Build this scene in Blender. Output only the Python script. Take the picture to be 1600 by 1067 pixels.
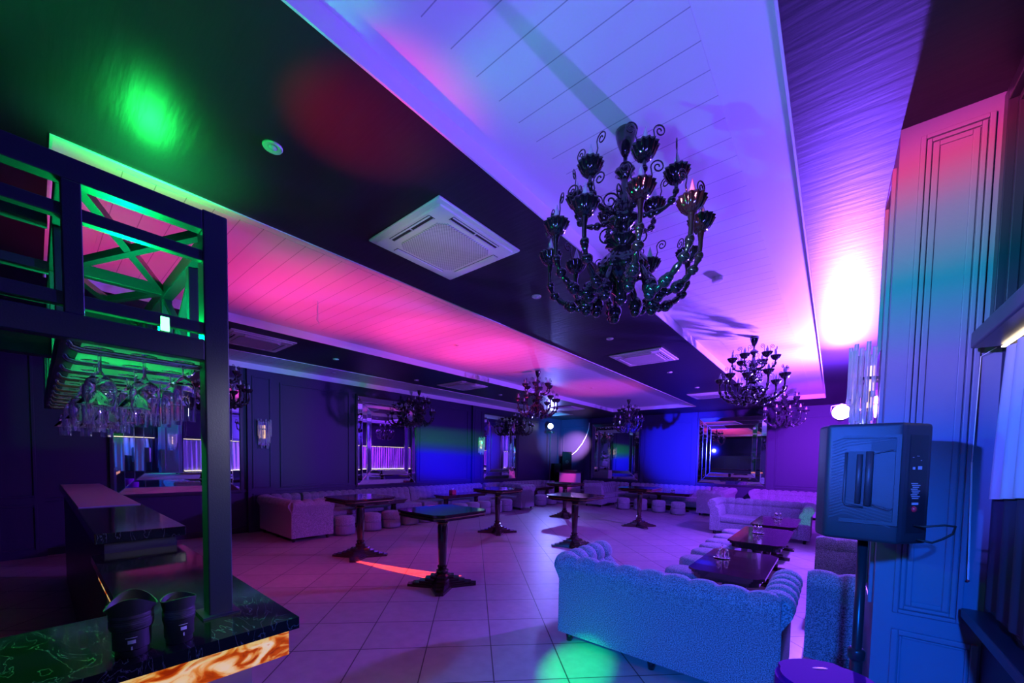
import bpy, bmesh, math, random
from mathutils import Vector, Matrix
random.seed(7)
S = bpy.context.scene
COL = S.collection
PI = math.pi
for o in list(bpy.data.objects):
    bpy.data.objects.remove(o)

# ------------------------------------------------------------------ camera
EYE = 1.775
F_PX, SHIFT = 612.36, 210.81
pit, yaw, rol = (math.radians(a) for a in (-2.552, 39.381, 0.989))
fwd = Vector((-math.sin(yaw)*math.cos(pit), math.cos(yaw)*math.cos(pit), math.sin(pit)))
rgt = Vector((math.cos(yaw), math.sin(yaw), 0))
up = rgt.cross(fwd)
r2 = rgt*math.cos(rol)+up*math.sin(rol)
u2 = up*math.cos(rol)-rgt*math.sin(rol)
cd = bpy.data.cameras.new('camera')
cam = bpy.data.objects.new('camera', cd)
COL.objects.link(cam)
m = Matrix((r2, u2, -fwd)).transposed().to_4x4()
m.translation = (0, 0, EYE)
cam.matrix_world = m
cd.sensor_width = 36
cd.lens = F_PX/1600*36
cd.shift_y = SHIFT/1600
cd.clip_start = .02
S.camera = cam

# ------------------------------------------------------------------ world, exposure
W = bpy.data.worlds.new('world')
S.world = W
W.use_nodes = True
W.node_tree.nodes['Background'].inputs[0].default_value = (.02, .015, .05, 1)
W.node_tree.nodes['Background'].inputs[1].default_value = .02
S.view_settings.view_transform = 'Standard'
S.view_settings.look = 'None'
S.view_settings.gamma = 1
S.view_settings.use_curve_mapping = False
S.view_settings.exposure = 0.0
S.cycles.max_bounces = 56
S.cycles.transmission_bounces = 56
S.cycles.transparent_max_bounces = 16
S.cycles.glossy_bounces = 6
S.cycles.diffuse_bounces = 4
S.cycles.sample_clamp_indirect = 4

# ------------------------------------------------------------------ the club's lights and a few added fills
def lamp(name, kind, loc, col, power, target=None, size=60, blend=.6, radius=.08):
    d = bpy.data.lights.new(name, kind)
    d.color = col
    d.energy = power
    d.shadow_soft_size = radius
    o = bpy.data.objects.new(name, d)
    COL.objects.link(o)
    o.location = loc
    if kind == 'SPOT':
        d.spot_size = math.radians(size)
        d.spot_blend = blend
    if target:
        o.rotation_euler = (Vector(target)-Vector(loc)).to_track_quat('-Z', 'Y').to_euler()
    return o

def gobo(o, ramp=None, axis=1, lines=None, scale=1.0):
    """a coloured gobo in the lamp: colour over the beam's own direction"""
    d = o.data
    d.use_nodes = True
    nt = d.node_tree
    N, Lk = nt.nodes, nt.links
    em = N['Emission']
    tc = N.new('ShaderNodeTexCoord')
    sp = N.new('ShaderNodeSeparateXYZ')
    Lk.new(tc.outputs['Normal'], sp.inputs[0])
    def mth(op, a, b=None):
        n = N.new('ShaderNodeMath'); n.operation = op
        for i, v in enumerate((a, b)):
            if v is None: continue
            if isinstance(v, (int, float)): n.inputs[i].default_value = v
            else: Lk.new(v, n.inputs[i])
        return n.outputs[0]
    az = mth('ABSOLUTE', sp.outputs[2])
    u = mth('DIVIDE', sp.outputs[0], az)
    v = mth('DIVIDE', sp.outputs[1], az)
    if ramp:
        cr = N.new('ShaderNodeValToRGB')
        t = mth('ADD', mth('MULTIPLY', (u, v)[axis], scale), .5)
        Lk.new(t, cr.inputs[0])
        el = cr.color_ramp.elements
        while len(el) < len(ramp): el.new(.5)
        for e, (p, c) in zip(el, ramp):
            e.position = p; e.color = (*c, 1)
        Lk.new(cr.outputs[0], em.inputs[0])
    if lines:
        half, n, spread = lines
        # n parallel lines fanning out along u, bent slightly
        bend = mth('ADD', mth('MULTIPLY', mth('MULTIPLY', u, u), -.135), .028)
        w = mth('ADD', v, bend)
        fan = mth('ADD', mth('MULTIPLY', mth('MAXIMUM', mth('ADD', u, .26), 0.0), spread), .007)
        k = mth('DIVIDE', w, fan)
        inside = mth('LESS_THAN', mth('ABSOLUTE', k), 1.0)
        saw = mth('FRACT', mth('MULTIPLY', mth('ADD', k, 1), n/2))
        line = mth('LESS_THAN', mth('ABSOLUTE', mth('SUBTRACT', saw, .5)), .13)
        ends = mth('LESS_THAN', mth('ABSOLUTE', mth('ADD', u, .05)), half)
        Lk.new(mth('MULTIPLY', mth('MULTIPLY', inside, line), ends), em.inputs[1])
    return o

VIOLET, BLUE, CYAN = (.36, .10, 1.0), (.012, .014, 1.0), (.01, .30, 1.0)
# par lamp on the right-hand column: floods the room and the ceiling near it
PAR = Vector((.06, 9.3, 2.70))
lamp('par_lamp_flood', 'POINT', PAR+Vector((-.02, -.16, .19)), (.23, .055, 1.0), 1650, radius=.06)
lamp('par_lamp_beam', 'SPOT', PAR+Vector((0, -.1, .05)), (.17, .06, 1.0), 4200, (.02, 4.2, 3.75), 100, .9, .05)
# blue wash from behind the camera on the sofa, the column foot and the floor
lamp('blue_wash', 'SPOT', (.2, -2.2, 2.9), (.003, .135, 1.0), 2200, (-.85, 3.2, .25), 45, .75, .1)
# rainbow gobo on the column beside the window
gobo(lamp('rainbow_gobo', 'SPOT', (-1.6, -1.6, 2.6), (1, 1, 1), 4600, (.46, 3.2, 2.55), 30, .5, .05),
     [(.0, (.03, .02, .22)), (.28, (.015, .05, .5)), (.44, (.13, .10, .55)), (.60, (.0, .26, .34)), (.74, (.30, .20, .32)), (.84, (1, .05, .16)), (1, (.6, .02, .5))], 1, scale=1.9)
# magenta wash on the middle ceiling panel
for k, (y, pw) in enumerate(((.7, 330), (2.6, 560), (4.6, 560), (5.95, 420), (10.0, 230))):
    lamp('magenta_wash', 'SPOT', (-5.3, y, 1.2), (1, .035, .30), pw*.54, (-5.3, y+.2, 3.8), 70, .8, .15)
lamp('green_wide_wash', 'SPOT', (-2.7, .05, 2.85), (.0, 1, .10), 42, (-2.75, .15, 3.7), 140, 1, .05)  # added fill that spreads the green pool on the ceiling
lamp('red_wash', 'SPOT', (-2.75, .8, 2.5), (1, .002, .006), 170, (-2.25, 1.28, 3.7), 40, 1, .05)
lamp('rose_near_wash', 'SPOT', (-2.8, .7, 1.3), (1, .55, .8), 75, (-2.79, 2.4, 3.68), 24, .9, .1)  # added fill, brightens the near air conditioner
lamp('lavender_near_wash', 'SPOT', (-.5, -.6, 1.5), (.15, .13, 1), 350, (-1.1, 2.2, 3.8), 66, 1, .2)  # extra fill, brightens the near end of the right ceiling panel
lamp('magenta_floor', 'SPOT', (-5.0, 1.0, 3.3), (1, .03, .30), 150, (-6.6, 3.4, 0), 70, 1, .1)
# green gobo on the floor beside the sofa
lamp('green_floor', 'SPOT', (-.6, -1.2, 2.9), (.0, 1, .16), 4500, (-1.62, 2.88, 0), 8, .9, .02)
lamp('green_sofa_end', 'SPOT', (-2.3, 3.0, 2.9), (.0, 1, .25), 1500, (-.35, 10.7, .45), 6, .8, .02)
# moving-head washes on the far walls; the violet one is added
gobo(lamp('blue_left_wall', 'SPOT', (-3.5, 6.5, 2.6), (1, 1, 1), 22000, (-10.3, 9.1, 1.95), 34, 1, .03),
     [(.0, (.0, .0, .2)), (.18, (.0, .0, 1)), (.46, (.0, .01, 1)), (.56, (.0, .10, .25)), (.66, (.0, .22, .04)), (.80, (.0, .16, .03)), (.9, (.0, .0, .02))], 1, scale=3.2)
lamp('blue_back_wall', 'SPOT', (-5.0, 9.5, 2.4), BLUE, 11000, (-4.6, 16.3, 2.35), 34, .7, .05)
lamp('violet_back_wall', 'SPOT', (-.3, 9.8, 2.6), (.30, .02, 1), 4200, (-.6, 16.3, 1.8), 75, .9, .05)  # added in place of the violet haze near the par lamp
lamp('teal_corner', 'SPOT', (-7.6, 13.0, 2.6), (.04, .42, 1), 1900, (-10.2, 15.8, 2.9), 52, .9, .05)
lamp('pink_corner', 'SPOT', (-7.2, 13.4, 3.0), (1, .5, .72), 9000, (-9.5, 16.3, 2.45), 24, 1, .03)
lamp('corner_moving_head', 'SPOT', (-9.75, 14.6, 3.28), (.20, .22, 1), 800, (-4.2, 5.5, 0), 75, .95, .08)
gobo(lamp('left_gobo', 'SPOT', (-4.2, 3.2, 2.4), (1, 1, 1), 500, (-10.25, 4.3, 3.0), 44, .6, .03),
     [(.0, (.4, .25, 1)), (.3, (.05, .3, 1)), (.45, (.0, .5, .2)), (.6, (.03, .03, .8)), (.8, (.0, .5, .1)), (.95, (1, .05, .03))], 0, scale=1.3)
# red laser lines across the floor
la = lamp('red_laser', 'SPOT', (-5.5, 3.645, 3.4), (1, .05, .01), 11000, None, 75, .05, .0004)
la.rotation_euler = (0, 0, math.radians(11.9))
gobo(la, lines=(.44, 5, .085))

# ------------------------------------------------------------------ materials
def mat(name, col, rough=.5, metal=0, spec=.5, emit=None, estr=0, trans=0, ior=1.45, bump=None, speck=None, coat=0, sheen=0):
    m = bpy.data.materials.new(name)
    m.use_nodes = True
    nt = m.node_tree
    b = nt.nodes['Principled BSDF']
    b.inputs['Base Color'].default_value = (*col, 1)
    b.inputs['Roughness'].default_value = rough
    b.inputs['Metallic'].default_value = metal
    b.inputs['Specular IOR Level'].default_value = spec
    b.inputs['IOR'].default_value = ior
    b.inputs['Transmission Weight'].default_value = trans
    b.inputs['Coat Weight'].default_value = coat
    b.inputs['Sheen Weight'].default_value = sheen
    if emit:
        b.inputs['Emission Color'].default_value = (*emit, 1)
        b.inputs['Emission Strength'].default_value = estr
    tc = None
    if bump or speck:
        tc = nt.nodes.new('ShaderNodeTexCoord')
    if bump:
        sc, st, stretch = bump
        mp = nt.nodes.new('ShaderNodeMapping'); mp.inputs['Scale'].default_value = stretch
        nz = nt.nodes.new('ShaderNodeTexNoise'); nz.inputs['Scale'].default_value = sc; nz.inputs['Detail'].default_value = 4
        bp = nt.nodes.new('ShaderNodeBump'); bp.inputs['Strength'].default_value = st; bp.inputs['Distance'].default_value = .02
        nt.links.new(tc.outputs['Object'], mp.inputs[0]); nt.links.new(mp.outputs[0], nz.inputs[0])
        nt.links.new(nz.outputs[0], bp.inputs['Height']); nt.links.new(bp.outputs[0], b.inputs['Normal'])
    if speck:
        sc, c2, lo, hi = speck
        nz = nt.nodes.new('ShaderNodeTexNoise'); nz.inputs['Scale'].default_value = sc; nz.inputs['Detail'].default_value = 2
        cr = nt.nodes.new('ShaderNodeValToRGB')
        cr.color_ramp.elements[0].position = lo; cr.color_ramp.elements[0].color = (*col, 1)
        cr.color_ramp.elements[1].position = hi; cr.color_ramp.elements[1].color = (*c2, 1)
        nt.links.new(tc.outputs['Object'], nz.inputs[0]); nt.links.new(nz.outputs[0], cr.inputs[0])
        nt.links.new(cr.outputs[0], b.inputs['Base Color'])
    return m

M = {}
M['dark_ceiling'] = mat('dark_ceiling', (.020, .016, .030), .42, spec=.35, bump=(3.0, .10, (.9, 7, 1)))
M['white'] = mat('white_paint', (.78, .77, .80), .55)
M['wall'] = mat('navy_wall', (.021, .015, .065), .5, bump=(60, .06, (1, 1, 1)))
M['pilaster'] = mat('blue_paint', (.16, .17, .26), .5, bump=(60, .05, (1, 1, 1)))  # the walls' navy paint, lightened for the strong light on the column
M['frame'] = mat('dark_frame', (.02, .02, .04), .3)
M['black_gloss'] = mat('black_lacquer', (.012, .008, .012), .12, coat=.5)
M['table'] = mat('dark_brown_lacquer', (.035, .012, .012), .13, coat=.6)
M['gold'] = mat('old_gold', (.5, .3, .12), .3, 1)
M['fabric'] = mat('grey_chenille', (.11, .11, .13), .95, spec=.15, bump=(110, .6, (1, 1, 1)), speck=(130, (.40, .40, .46), .38, .62), sheen=.3)
M['fringe'] = mat('pale_fringe', (.20, .20, .24), .8, bump=(90, .6, (1, 1, .05)))
M['glass'] = mat('clear_glass', (1, 1, 1), .01, trans=1, ior=1.45)
M['bulb'] = mat('bulb_glass', (.9, .9, .95), .12, trans=.25, ior=1.4)
M['chandelier'] = mat('black_glass', (.012, .011, .016), .09, spec=.8, coat=.6)
M['mirror'] = mat('mirror', (.72, .74, .80), .015, 1)
M['bevel'] = mat('bevelled_edge', (.9, .92, 1), .12, 1)
M['chrome'] = mat('chrome', (.85, .86, .9), .08, 1)
M['steel'] = mat('blue_black_steel', (.022, .028, .06), .32, .2, bump=(200, .05, (1, 1, 1)))
M['led_warm'] = mat('warm_led', (1, .9, .75), .5, emit=(1, .78, .5), estr=7)
M['plastic'] = mat('black_plastic', (.03, .032, .04), .42, bump=(300, .12, (1, 1, 1)))
M['plastic_smooth'] = mat('dark_plastic', (.02, .02, .025), .3)
M['print'] = mat('grey_print', (.5, .5, .55), .5)
M['red_knob'] = mat('red_plastic', (.6, .02, .04), .4)
M['acw'] = mat('ivory_plastic', (.74, .70, .70), .4)
M['dark_slot'] = mat('dark_slot', (.02, .02, .025), .5)  # near-black that stands in for shade inside slots and recesses
M['curtain'] = mat('pale_curtain', (.55, .55, .60), .85)
M['lining'] = mat('dark_lining', (.03, .03, .07), .8)
M['pinkcloth'] = mat('plain_cloth', (.5, .45, .5), .9)
M['matt_black'] = mat('matt_black', (.010, .010, .012), .9, spec=.05)
M['rubber'] = mat('black_rubber', (.012, .012, .014), .55)
M['rubber_rib'] = mat('ribbed_rubber', (.02, .02, .022), .6, bump=(260, .4, (.05, .05, 1)))
M['crystal'] = mat('crystal', (.96, .95, .97), .03, trans=.75, ior=1.5)
M['red_box'] = mat('red_box', (.45, .03, .05), .5)
M['amber'] = mat('amber_lamp', (1, .8, .5), .4, emit=(1, .6, .28), estr=1.2)

def nodes_of(name):
    m = bpy.data.materials.new(name); m.use_nodes = True
    return m, m.node_tree, m.node_tree.nodes['Principled BSDF']

def tile_floor():
    m, nt, b = nodes_of('floor_tiles')
    tc = nt.nodes.new('ShaderNodeTexCoord')
    mp = nt.nodes.new('ShaderNodeMapping')
    mp.inputs['Rotation'].default_value = (0, 0, math.radians(-45))
    # diagonal joints every 0.60 m; phase read off the photograph's joints
    mp.inputs['Location'].default_value = (.6*4+.416, .6*4-.05, 0)
    nt.links.new(tc.outputs['Object'], mp.inputs[0])
    br = nt.nodes.new('ShaderNodeTexBrick')
    br.offset = 0; br.squash = 1
    br.inputs['Scale'].default_value = 1
    br.inputs['Brick Width'].default_value = .6
    br.inputs['Row Height'].default_value = .6
    br.inputs['Mortar Size'].default_value = .0055
    br.inputs['Mortar Smooth'].default_value = .1
    br.inputs['Color1'].default_value = (.40, .365, .36, 1)
    br.inputs['Color2'].default_value = (.45, .41, .40, 1)
    br.inputs['Mortar'].default_value = (.05, .045, .05, 1)
    nt.links.new(mp.outputs[0], br.inputs[0])
    nz = nt.nodes.new('ShaderNodeTexNoise'); nz.inputs['Scale'].default_value = 9; nz.inputs['Detail'].default_value = 6
    nt.links.new(tc.outputs['Object'], nz.inputs[0])
    mx = nt.nodes.new('ShaderNodeMix'); mx.data_type = 'RGBA'; mx.blend_type = 'MULTIPLY'; mx.inputs[0].default_value = .35
    nt.links.new(br.outputs[0], mx.inputs[6]); nt.links.new(nz.outputs[0], mx.inputs[7])
    nt.links.new(mx.outputs[2], b.inputs['Base Color'])
    b.inputs['Roughness'].default_value = .40
    b.inputs['Specular IOR Level'].default_value = .5
    bp = nt.nodes.new('ShaderNodeBump'); bp.inputs['Strength'].default_value = .4; bp.invert = True; bp.inputs['Distance'].default_value = .004
    nt.links.new(br.outputs['Fac'], bp.inputs['Height']); nt.links.new(bp.outputs[0], b.inputs['Normal'])
    return m

def plank_mat():
    m, nt, b = nodes_of('white_planks')
    tc = nt.nodes.new('ShaderNodeTexCoord')
    sp = nt.nodes.new('ShaderNodeSeparateXYZ'); nt.links.new(tc.outputs['Object'], sp.inputs[0])
    def mth(op, a, v):
        n = nt.nodes.new('ShaderNodeMath'); n.operation = op
        nt.links.new(a, n.inputs[0]); n.inputs[1].default_value = v
        return n.outputs[0]
    fr = mth('FRACT', mth('DIVIDE', sp.outputs[1], .182), 0)
    g = mth('LESS_THAN', mth('ABSOLUTE', mth('SUBTRACT', fr, .5), 0), .016)
    mx = nt.nodes.new('ShaderNodeMix'); mx.data_type = 'RGBA'
    nt.links.new(g, mx.inputs[0]); mx.inputs[6].default_value = (.78, .77, .80, 1); mx.inputs[7].default_value = (.40, .39, .43, 1)
    nt.links.new(mx.outputs[2], b.inputs['Base Color'])
    b.inputs['Roughness'].default_value = .5
    bp = nt.nodes.new('ShaderNodeBump'); bp.inputs['Strength'].default_value = .6; bp.inputs['Distance'].default_value = .006; bp.invert = True
    nt.links.new(g, bp.inputs['Height']); nt.links.new(bp.outputs[0], b.inputs['Normal'])
    return m

def stone(name, base, vein, scale, lo, hi, rough, emit=None, estr=0, stretch=(1, 1, 1), dist=3.0, rot=0):
    m, nt, b = nodes_of(name)
    tc = nt.nodes.new('ShaderNodeTexCoord')
    mp = nt.nodes.new('ShaderNodeMapping'); mp.inputs['Scale'].default_value = stretch; mp.inputs['Rotation'].default_value = (rot, 0, 0)
    nt.links.new(tc.outputs['Object'], mp.inputs[0])
    nz = nt.nodes.new('ShaderNodeTexNoise'); nz.inputs['Scale'].default_value = scale; nz.inputs['Detail'].default_value = 8; nz.inputs['Distortion'].default_value = dist
    nt.links.new(mp.outputs[0], nz.inputs[0])
    cr = nt.nodes.new('ShaderNodeValToRGB')
    el = cr.color_ramp.elements
    stops = [(0, base), (lo, base), ((lo+hi)/2, vein), (hi, base), (1, base)] if not emit else emit
    while len(el) < len(stops): el.new(.5)
    for e, (p, c) in zip(el, stops): e.position = p; e.color = (*c, 1)
    nt.links.new(nz.outputs[0], cr.inputs[0])
    nt.links.new(cr.outputs[0], b.inputs['Base Color'])
    b.inputs['Roughness'].default_value = rough
    if emit:
        nt.links.new(cr.outputs[0], b.inputs['Emission Color'])
        b.inputs['Emission Strength'].default_value = estr
    return m

M['floor'] = tile_floor()
M['planks'] = plank_mat()
M['marble'] = stone('black_marble', (.008, .010, .010), (.09, .11, .11), 3.4, .490, .510, .10, dist=2.5, stretch=(1, 2.4, 1))
M['grey_top'] = mat('grey_counter', (.30, .28, .32), .6)
M['onyx'] = stone('lit_onyx', None, None, 11, 0, 0, .3, estr=.62, stretch=(1, 1, 1.6), dist=1.4, rot=.6,
                  emit=[(.30, (.35, .02, .0)), (.40, (.62, .07, .0)), (.46, (.95, .33, .04)), (.54, (1, .66, .22)), (.62, (1, .72, .30)), (.70, (.8, .18, .01))])

def frosted():
    m = bpy.data.materials.new('frosted_panel'); m.use_nodes = True
    nt = m.node_tree
    nt.nodes.remove(nt.nodes['Principled BSDF'])
    t = nt.nodes.new('ShaderNodeBsdfTranslucent'); t.inputs[0].default_value = (.8, .85, .82, 1)
    d = nt.nodes.new('ShaderNodeBsdfPrincipled'); d.inputs['Base Color'].default_value = (.5, .5, .5, 1); d.inputs['Roughness'].default_value = .15
    mx = nt.nodes.new('ShaderNodeMixShader'); mx.inputs[0].default_value = .35
    nt.links.new(t.outputs[0], mx.inputs[1]); nt.links.new(d.outputs[0], mx.inputs[2])
    nt.links.new(mx.outputs[0], nt.nodes['Material Output'].inputs[0])
    return m
M['frosted'] = frosted()
M['green_lamp'] = mat('green_led', (.5, 1, .6), .4, emit=(.10, 1, .25), estr=7)
M['lamp_white'] = mat('lamp_face', (1, 1, 1), .4, emit=(.8, .85, 1), estr=18)
M['lamp_pink'] = mat('lamp_face_violet', (1, .8, 1), .4, emit=(.95, .6, 1), estr=60)

# ------------------------------------------------------------------ mesh helpers
class MB:
    def __init__(s): s.b = bmesh.new()
    def box(s, x0, x1, y0, y1, z0, z1, bev=0, mx=None):
        v = [s.b.verts.new(p) for p in ((x0,y0,z0),(x1,y0,z0),(x1,y1,z0),(x0,y1,z0),(x0,y0,z1),(x1,y0,z1),(x1,y1,z1),(x0,y1,z1))]
        fs = [s.b.faces.new([v[i] for i in q]) for q in ((3,2,1,0),(4,5,6,7),(0,1,5,4),(1,2,6,5),(2,3,7,6),(3,0,4,7))]
        if bev:
            es = {e for f in fs for e in f.edges}
            r = bmesh.ops.bevel(s.b, geom=list(es), offset=bev, segments=3, affect='EDGES', profile=.5)
            v = list({w for f in r['faces'] for w in f.verts} | {w for w in v if w.is_valid})
        if mx:
            for w in v: w.co = mx @ w.co
        return s
    def bar(s, a, b, w, h=None):
        """square bar from a to b"""
        a, b = Vector(a), Vector(b)
        d = (b-a); L = d.length
        q = d.to_track_quat('X', 'Z').to_matrix().to_4x4(); q.translation = a
        h = h or w
        return s.box(0, L, -w/2, w/2, -h/2, h/2, mx=q)
    def poly(s, pts, z0, z1):
        n = len(pts)
        lo = [s.b.verts.new((x, y, z0)) for x, y in pts]; hi = [s.b.verts.new((x, y, z1)) for x, y in pts]
        s.b.faces.new(lo[::-1]); s.b.faces.new(hi)
        for i in range(n): s.b.faces.new((lo[i], lo[(i+1)%n], hi[(i+1)%n], hi[i]))
        return s
    def lathe(s, prof, n=16, c=(0,0,0), mod=None, cap=True):
        """prof: (r, z) from bottom to top; mod(angle, k) scales r"""
        rings = []
        for k, (r, z) in enumerate(prof):
            ring = []
            for i in range(n):
                a = 2*PI*i/n
                rr = r*(mod(a, k) if mod else 1)
                ring.append(s.b.verts.new((c[0]+rr*math.cos(a), c[1]+rr*math.sin(a), c[2]+z)))
            rings.append(ring)
        for A, B in zip(rings, rings[1:]):
            for i in range(n): s.b.faces.new((A[i], A[(i+1)%n], B[(i+1)%n], B[i]))
        if cap:
            s.b.faces.new(rings[0][::-1]); s.b.faces.new(rings[-1])
        return s
    def tube(s, pts, r, n=8, cap=True):
        pts = [Vector(p) for p in pts]
        rad = r if isinstance(r, (list, tuple)) else [r]*len(pts)
        t0 = (pts[1]-pts[0]).normalized()
        ref = Vector((0,0,1)) if abs(t0.z) < .9 else Vector((1,0,0))
        nrm = t0.cross(ref).normalized()
        rings = []
        for i, p in enumerate(pts):
            t = (pts[min(i+1, len(pts)-1)]-pts[max(i-1, 0)])
            if t.length < 1e-9: t = t0
            t.normalize()
            nrm = (nrm-t*nrm.dot(t)).normalized()
            bn = t.cross(nrm)
            rings.append([s.b.verts.new(p+(nrm*math.cos(2*PI*k/n)+bn*math.sin(2*PI*k/n))*rad[i]) for k in range(n)])
        for A, B in zip(rings, rings[1:]):
            for k in range(n): s.b.faces.new((A[k], A[(k+1)%n], B[(k+1)%n], B[k]))
        if cap: s.b.faces.new(rings[0][::-1]); s.b.faces.new(rings[-1])
        return s
    def grid(s, rows, capends=False, closed=False):
        R = [[s.b.verts.new(p) for p in r] for r in rows]
        for A, B in zip(R, R[1:]):
            n = len(A)
            for i in range(n if closed else n-1): s.b.faces.new((A[i], A[(i+1)%n], B[(i+1)%n], B[i]))
        if capends: s.b.faces.new(R[0][::-1]); s.b.faces.new(R[-1])
        return s
    def sphere(s, c, r, sc=(1,1,1), u=12, v=8):
        q = Matrix.Diagonal((*sc, 1)); q.translation = c
        bmesh.ops.create_uvsphere(s.b, u_segments=u, v_segments=v, radius=r, matrix=q)
        return s
    def build(s, name, m, parent=None, smooth=False, loc=None):
        bmesh.ops.recalc_face_normals(s.b, faces=s.b.faces)
        me = bpy.data.meshes.new(name)
        s.b.to_mesh(me); s.b.free()
        me.materials.append(M[m] if isinstance(m, str) else m)
        if smooth:
            for p in me.polygons: p.use_smooth = True
            if smooth == 'auto':
                try: me.set_sharp_from_angle(angle=math.radians(40))
                except Exception: pass
        o = bpy.data.objects.new(name, me); COL.objects.link(o)
        if parent: o.parent = parent
        if loc: o.location = loc
        return o

def tag(o, label, cat, group=None):
    o['label'] = label; o['category'] = cat
    if group: o['group'] = group
    return o
def thing(name, label, cat, loc=(0,0,0), rz=0, group=None):
    o = bpy.data.objects.new(name, None); COL.objects.link(o)
    o.location = loc; o.rotation_euler = (0, 0, rz); o.empty_display_size = .1
    return tag(o, label, cat, group)
def struct(o):
    o['kind'] = 'structure'; return o
KIDS = {}
def index_kids():
    KIDS.clear()
    for o in bpy.data.objects:
        if o.parent: KIDS.setdefault(o.parent.name, []).append(o)
def copy_tree(o, parent=None):
    c = o.copy(); COL.objects.link(c)
    if parent: c.parent = parent
    for ch in KIDS.get(o.name, []): copy_tree(ch, c)
    return c
def dup(root, label, loc, rz=None, group=None):
    c = copy_tree(root); c['label'] = label; c.location = loc
    if rz is not None: c.rotation_euler = (0, 0, rz)
    if group: c['group'] = group
    return c

# ------------------------------------------------------------------ the room
H = 3.70
XL, XR, YB, YF = -10.3, .65, 16.3, -3.2
T = .16
def slab(name, x0, x1, y0, y1, z0, z1, m):
    return struct(MB().box(x0, x1, y0, y1, z0, z1).build(name, m))
slab('floor', XL-T, XR+T, YF-T, YB+T, -.15, 0, 'floor')
slab('wall_left', XL-T, XL, YF-T, YB+T, 0, H+.3, 'wall')
slab('wall_back', XL, XR, YB, YB+T, 0, H+.3, 'wall')
slab('wall_right', XR, XR+T, YF-T, YB+T, 0, H+.3, 'wall')
slab('wall_front', XL, XR, YF-T, YF, 0, H+.3, 'wall')
TRAYS = [(-10.2, -8.65), (-6.83, -3.77), (-1.873, -.273)]
TY0, TY1, TZ = .115, 14.53, 3.815
cb = MB()
xs = [XL, *[v for t in TRAYS for v in t], XR]
for i in range(0, len(xs), 2): cb.box(xs[i], xs[i+1], YF, YB, H, H+.003)
for a, b in TRAYS:
    cb.box(a, b, YF, TY0, H, H+.003); cb.box(a, b, TY1, YB, H, H+.003)
struct(cb.build('ceiling', 'dark_ceiling'))
for k, (a, b) in enumerate(TRAYS):
    w = MB()
    w.box(a-.05, a, TY0-.05, TY1+.05, H+.004, TZ+.06).box(b, b+.05, TY0-.05, TY1+.05, H+.004, TZ+.06)
    w.box(a, b, TY0-.05, TY0, H+.004, TZ+.06).box(a, b, TY1, TY1+.05, H+.004, TZ+.06)
    # thin white lip below the dark ceiling
    w.box(a-.012, a+.001, TY0-.012, TY1+.012, H-.008, H+.004).box(b-.001, b+.012, TY0-.012, TY1+.012, H-.008, H+.004)
    w.box(a, b, TY0-.012, TY0+.001, H-.008, H+.004).box(a, b, TY1-.001, TY1+.012, H-.008, H+.004)
    w.box(a, b, TY0, TY1, TZ, TZ+.06)
    o = struct(w.build('ceiling_panel_surround', 'white'))
    e = .31 if k else .30
    struct(MB().box(a+e, b-e, TY0+e, TY1-e, TZ-.004, TZ+.01).build('ceiling_panel', 'planks'))

def frame_strip(mb, plane, pos, out, a0, a1, z0, z1, w=.035, d=.02):
    """rectangular moulding: plane 'x' lies on x=pos over y a0..a1; 'y' lies on y=pos over x a0..a1"""
    lo, hi = sorted((pos, pos+out*d))
    def bx(p0, p1, q0, q1):
        if plane == 'x': mb.box(lo, hi, p0, p1, q0, q1, .004)
        else: mb.box(p0, p1, lo, hi, q0, q1, .004)
    bx(a0, a0+w, z0, z1); bx(a1-w, a1, z0, z1); bx(a0+w, a1-w, z0, z0+w); bx(a0+w, a1-w, z1-w, z1)

# pilasters on the left wall, the back wall and the big ones between the windows on the right
n = 0
def trim(mb, m='wall', name='trim'):
    global n
    n += 1
    return struct(mb.build(f'{name}_{n}', m))
for y0, y1 in ((-.5, .1), (3.05, 3.62), (10.15, 10.72)):
    trim(MB().box(XL-.001, XL+.09, y0, y1, 0, H))
    mb = MB(); frame_strip(mb, 'x', XL+.09, 1, y0+.09, y1-.09, 1.0, H-.15); frame_strip(mb, 'x', XL+.09, 1, y0+.09, y1-.09, .12, .88); trim(mb)
for y0, y1 in ((3.75, 5.5), (7.85, 10.0), (12.9, 16.0)):
    mb = MB(); frame_strip(mb, 'x', XL, 1, y0, y1, 1.0, H-.2, .045, .025); trim(mb)
for x0, x1 in ((-10.2, -9.0), (-6.2, -4.3), (-1.6, .1)):
    mb = MB(); frame_strip(mb, 'y', YB, -1, x0, x1, 1.0, H-.35, .045, .025); trim(mb)
for x0, x1 in ((-9.0, -8.75), (-6.35, -6.2), (-4.33, -4.13), (-1.82, -1.6)):
    trim(MB().box(x0, x1, YB-.05, YB+.001, 0, H))
# chair rail and wainscot
mb = MB(); mb.box(XL, XL+.03, YF, YB, .92, .98, .006); trim(mb)
mb = MB(); mb.box(XL, XR, YB-.03, YB, .92, .98, .006); trim(mb)
mb = MB(); mb.box(XL, XL+.02, YF, YB, 0, .12); struct(mb.build('baseboard_left', 'frame'))
mb = MB(); mb.box(XL+.02, XR, YB-.02, YB, 0, .12); struct(mb.build('baseboard_back', 'frame'))

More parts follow.
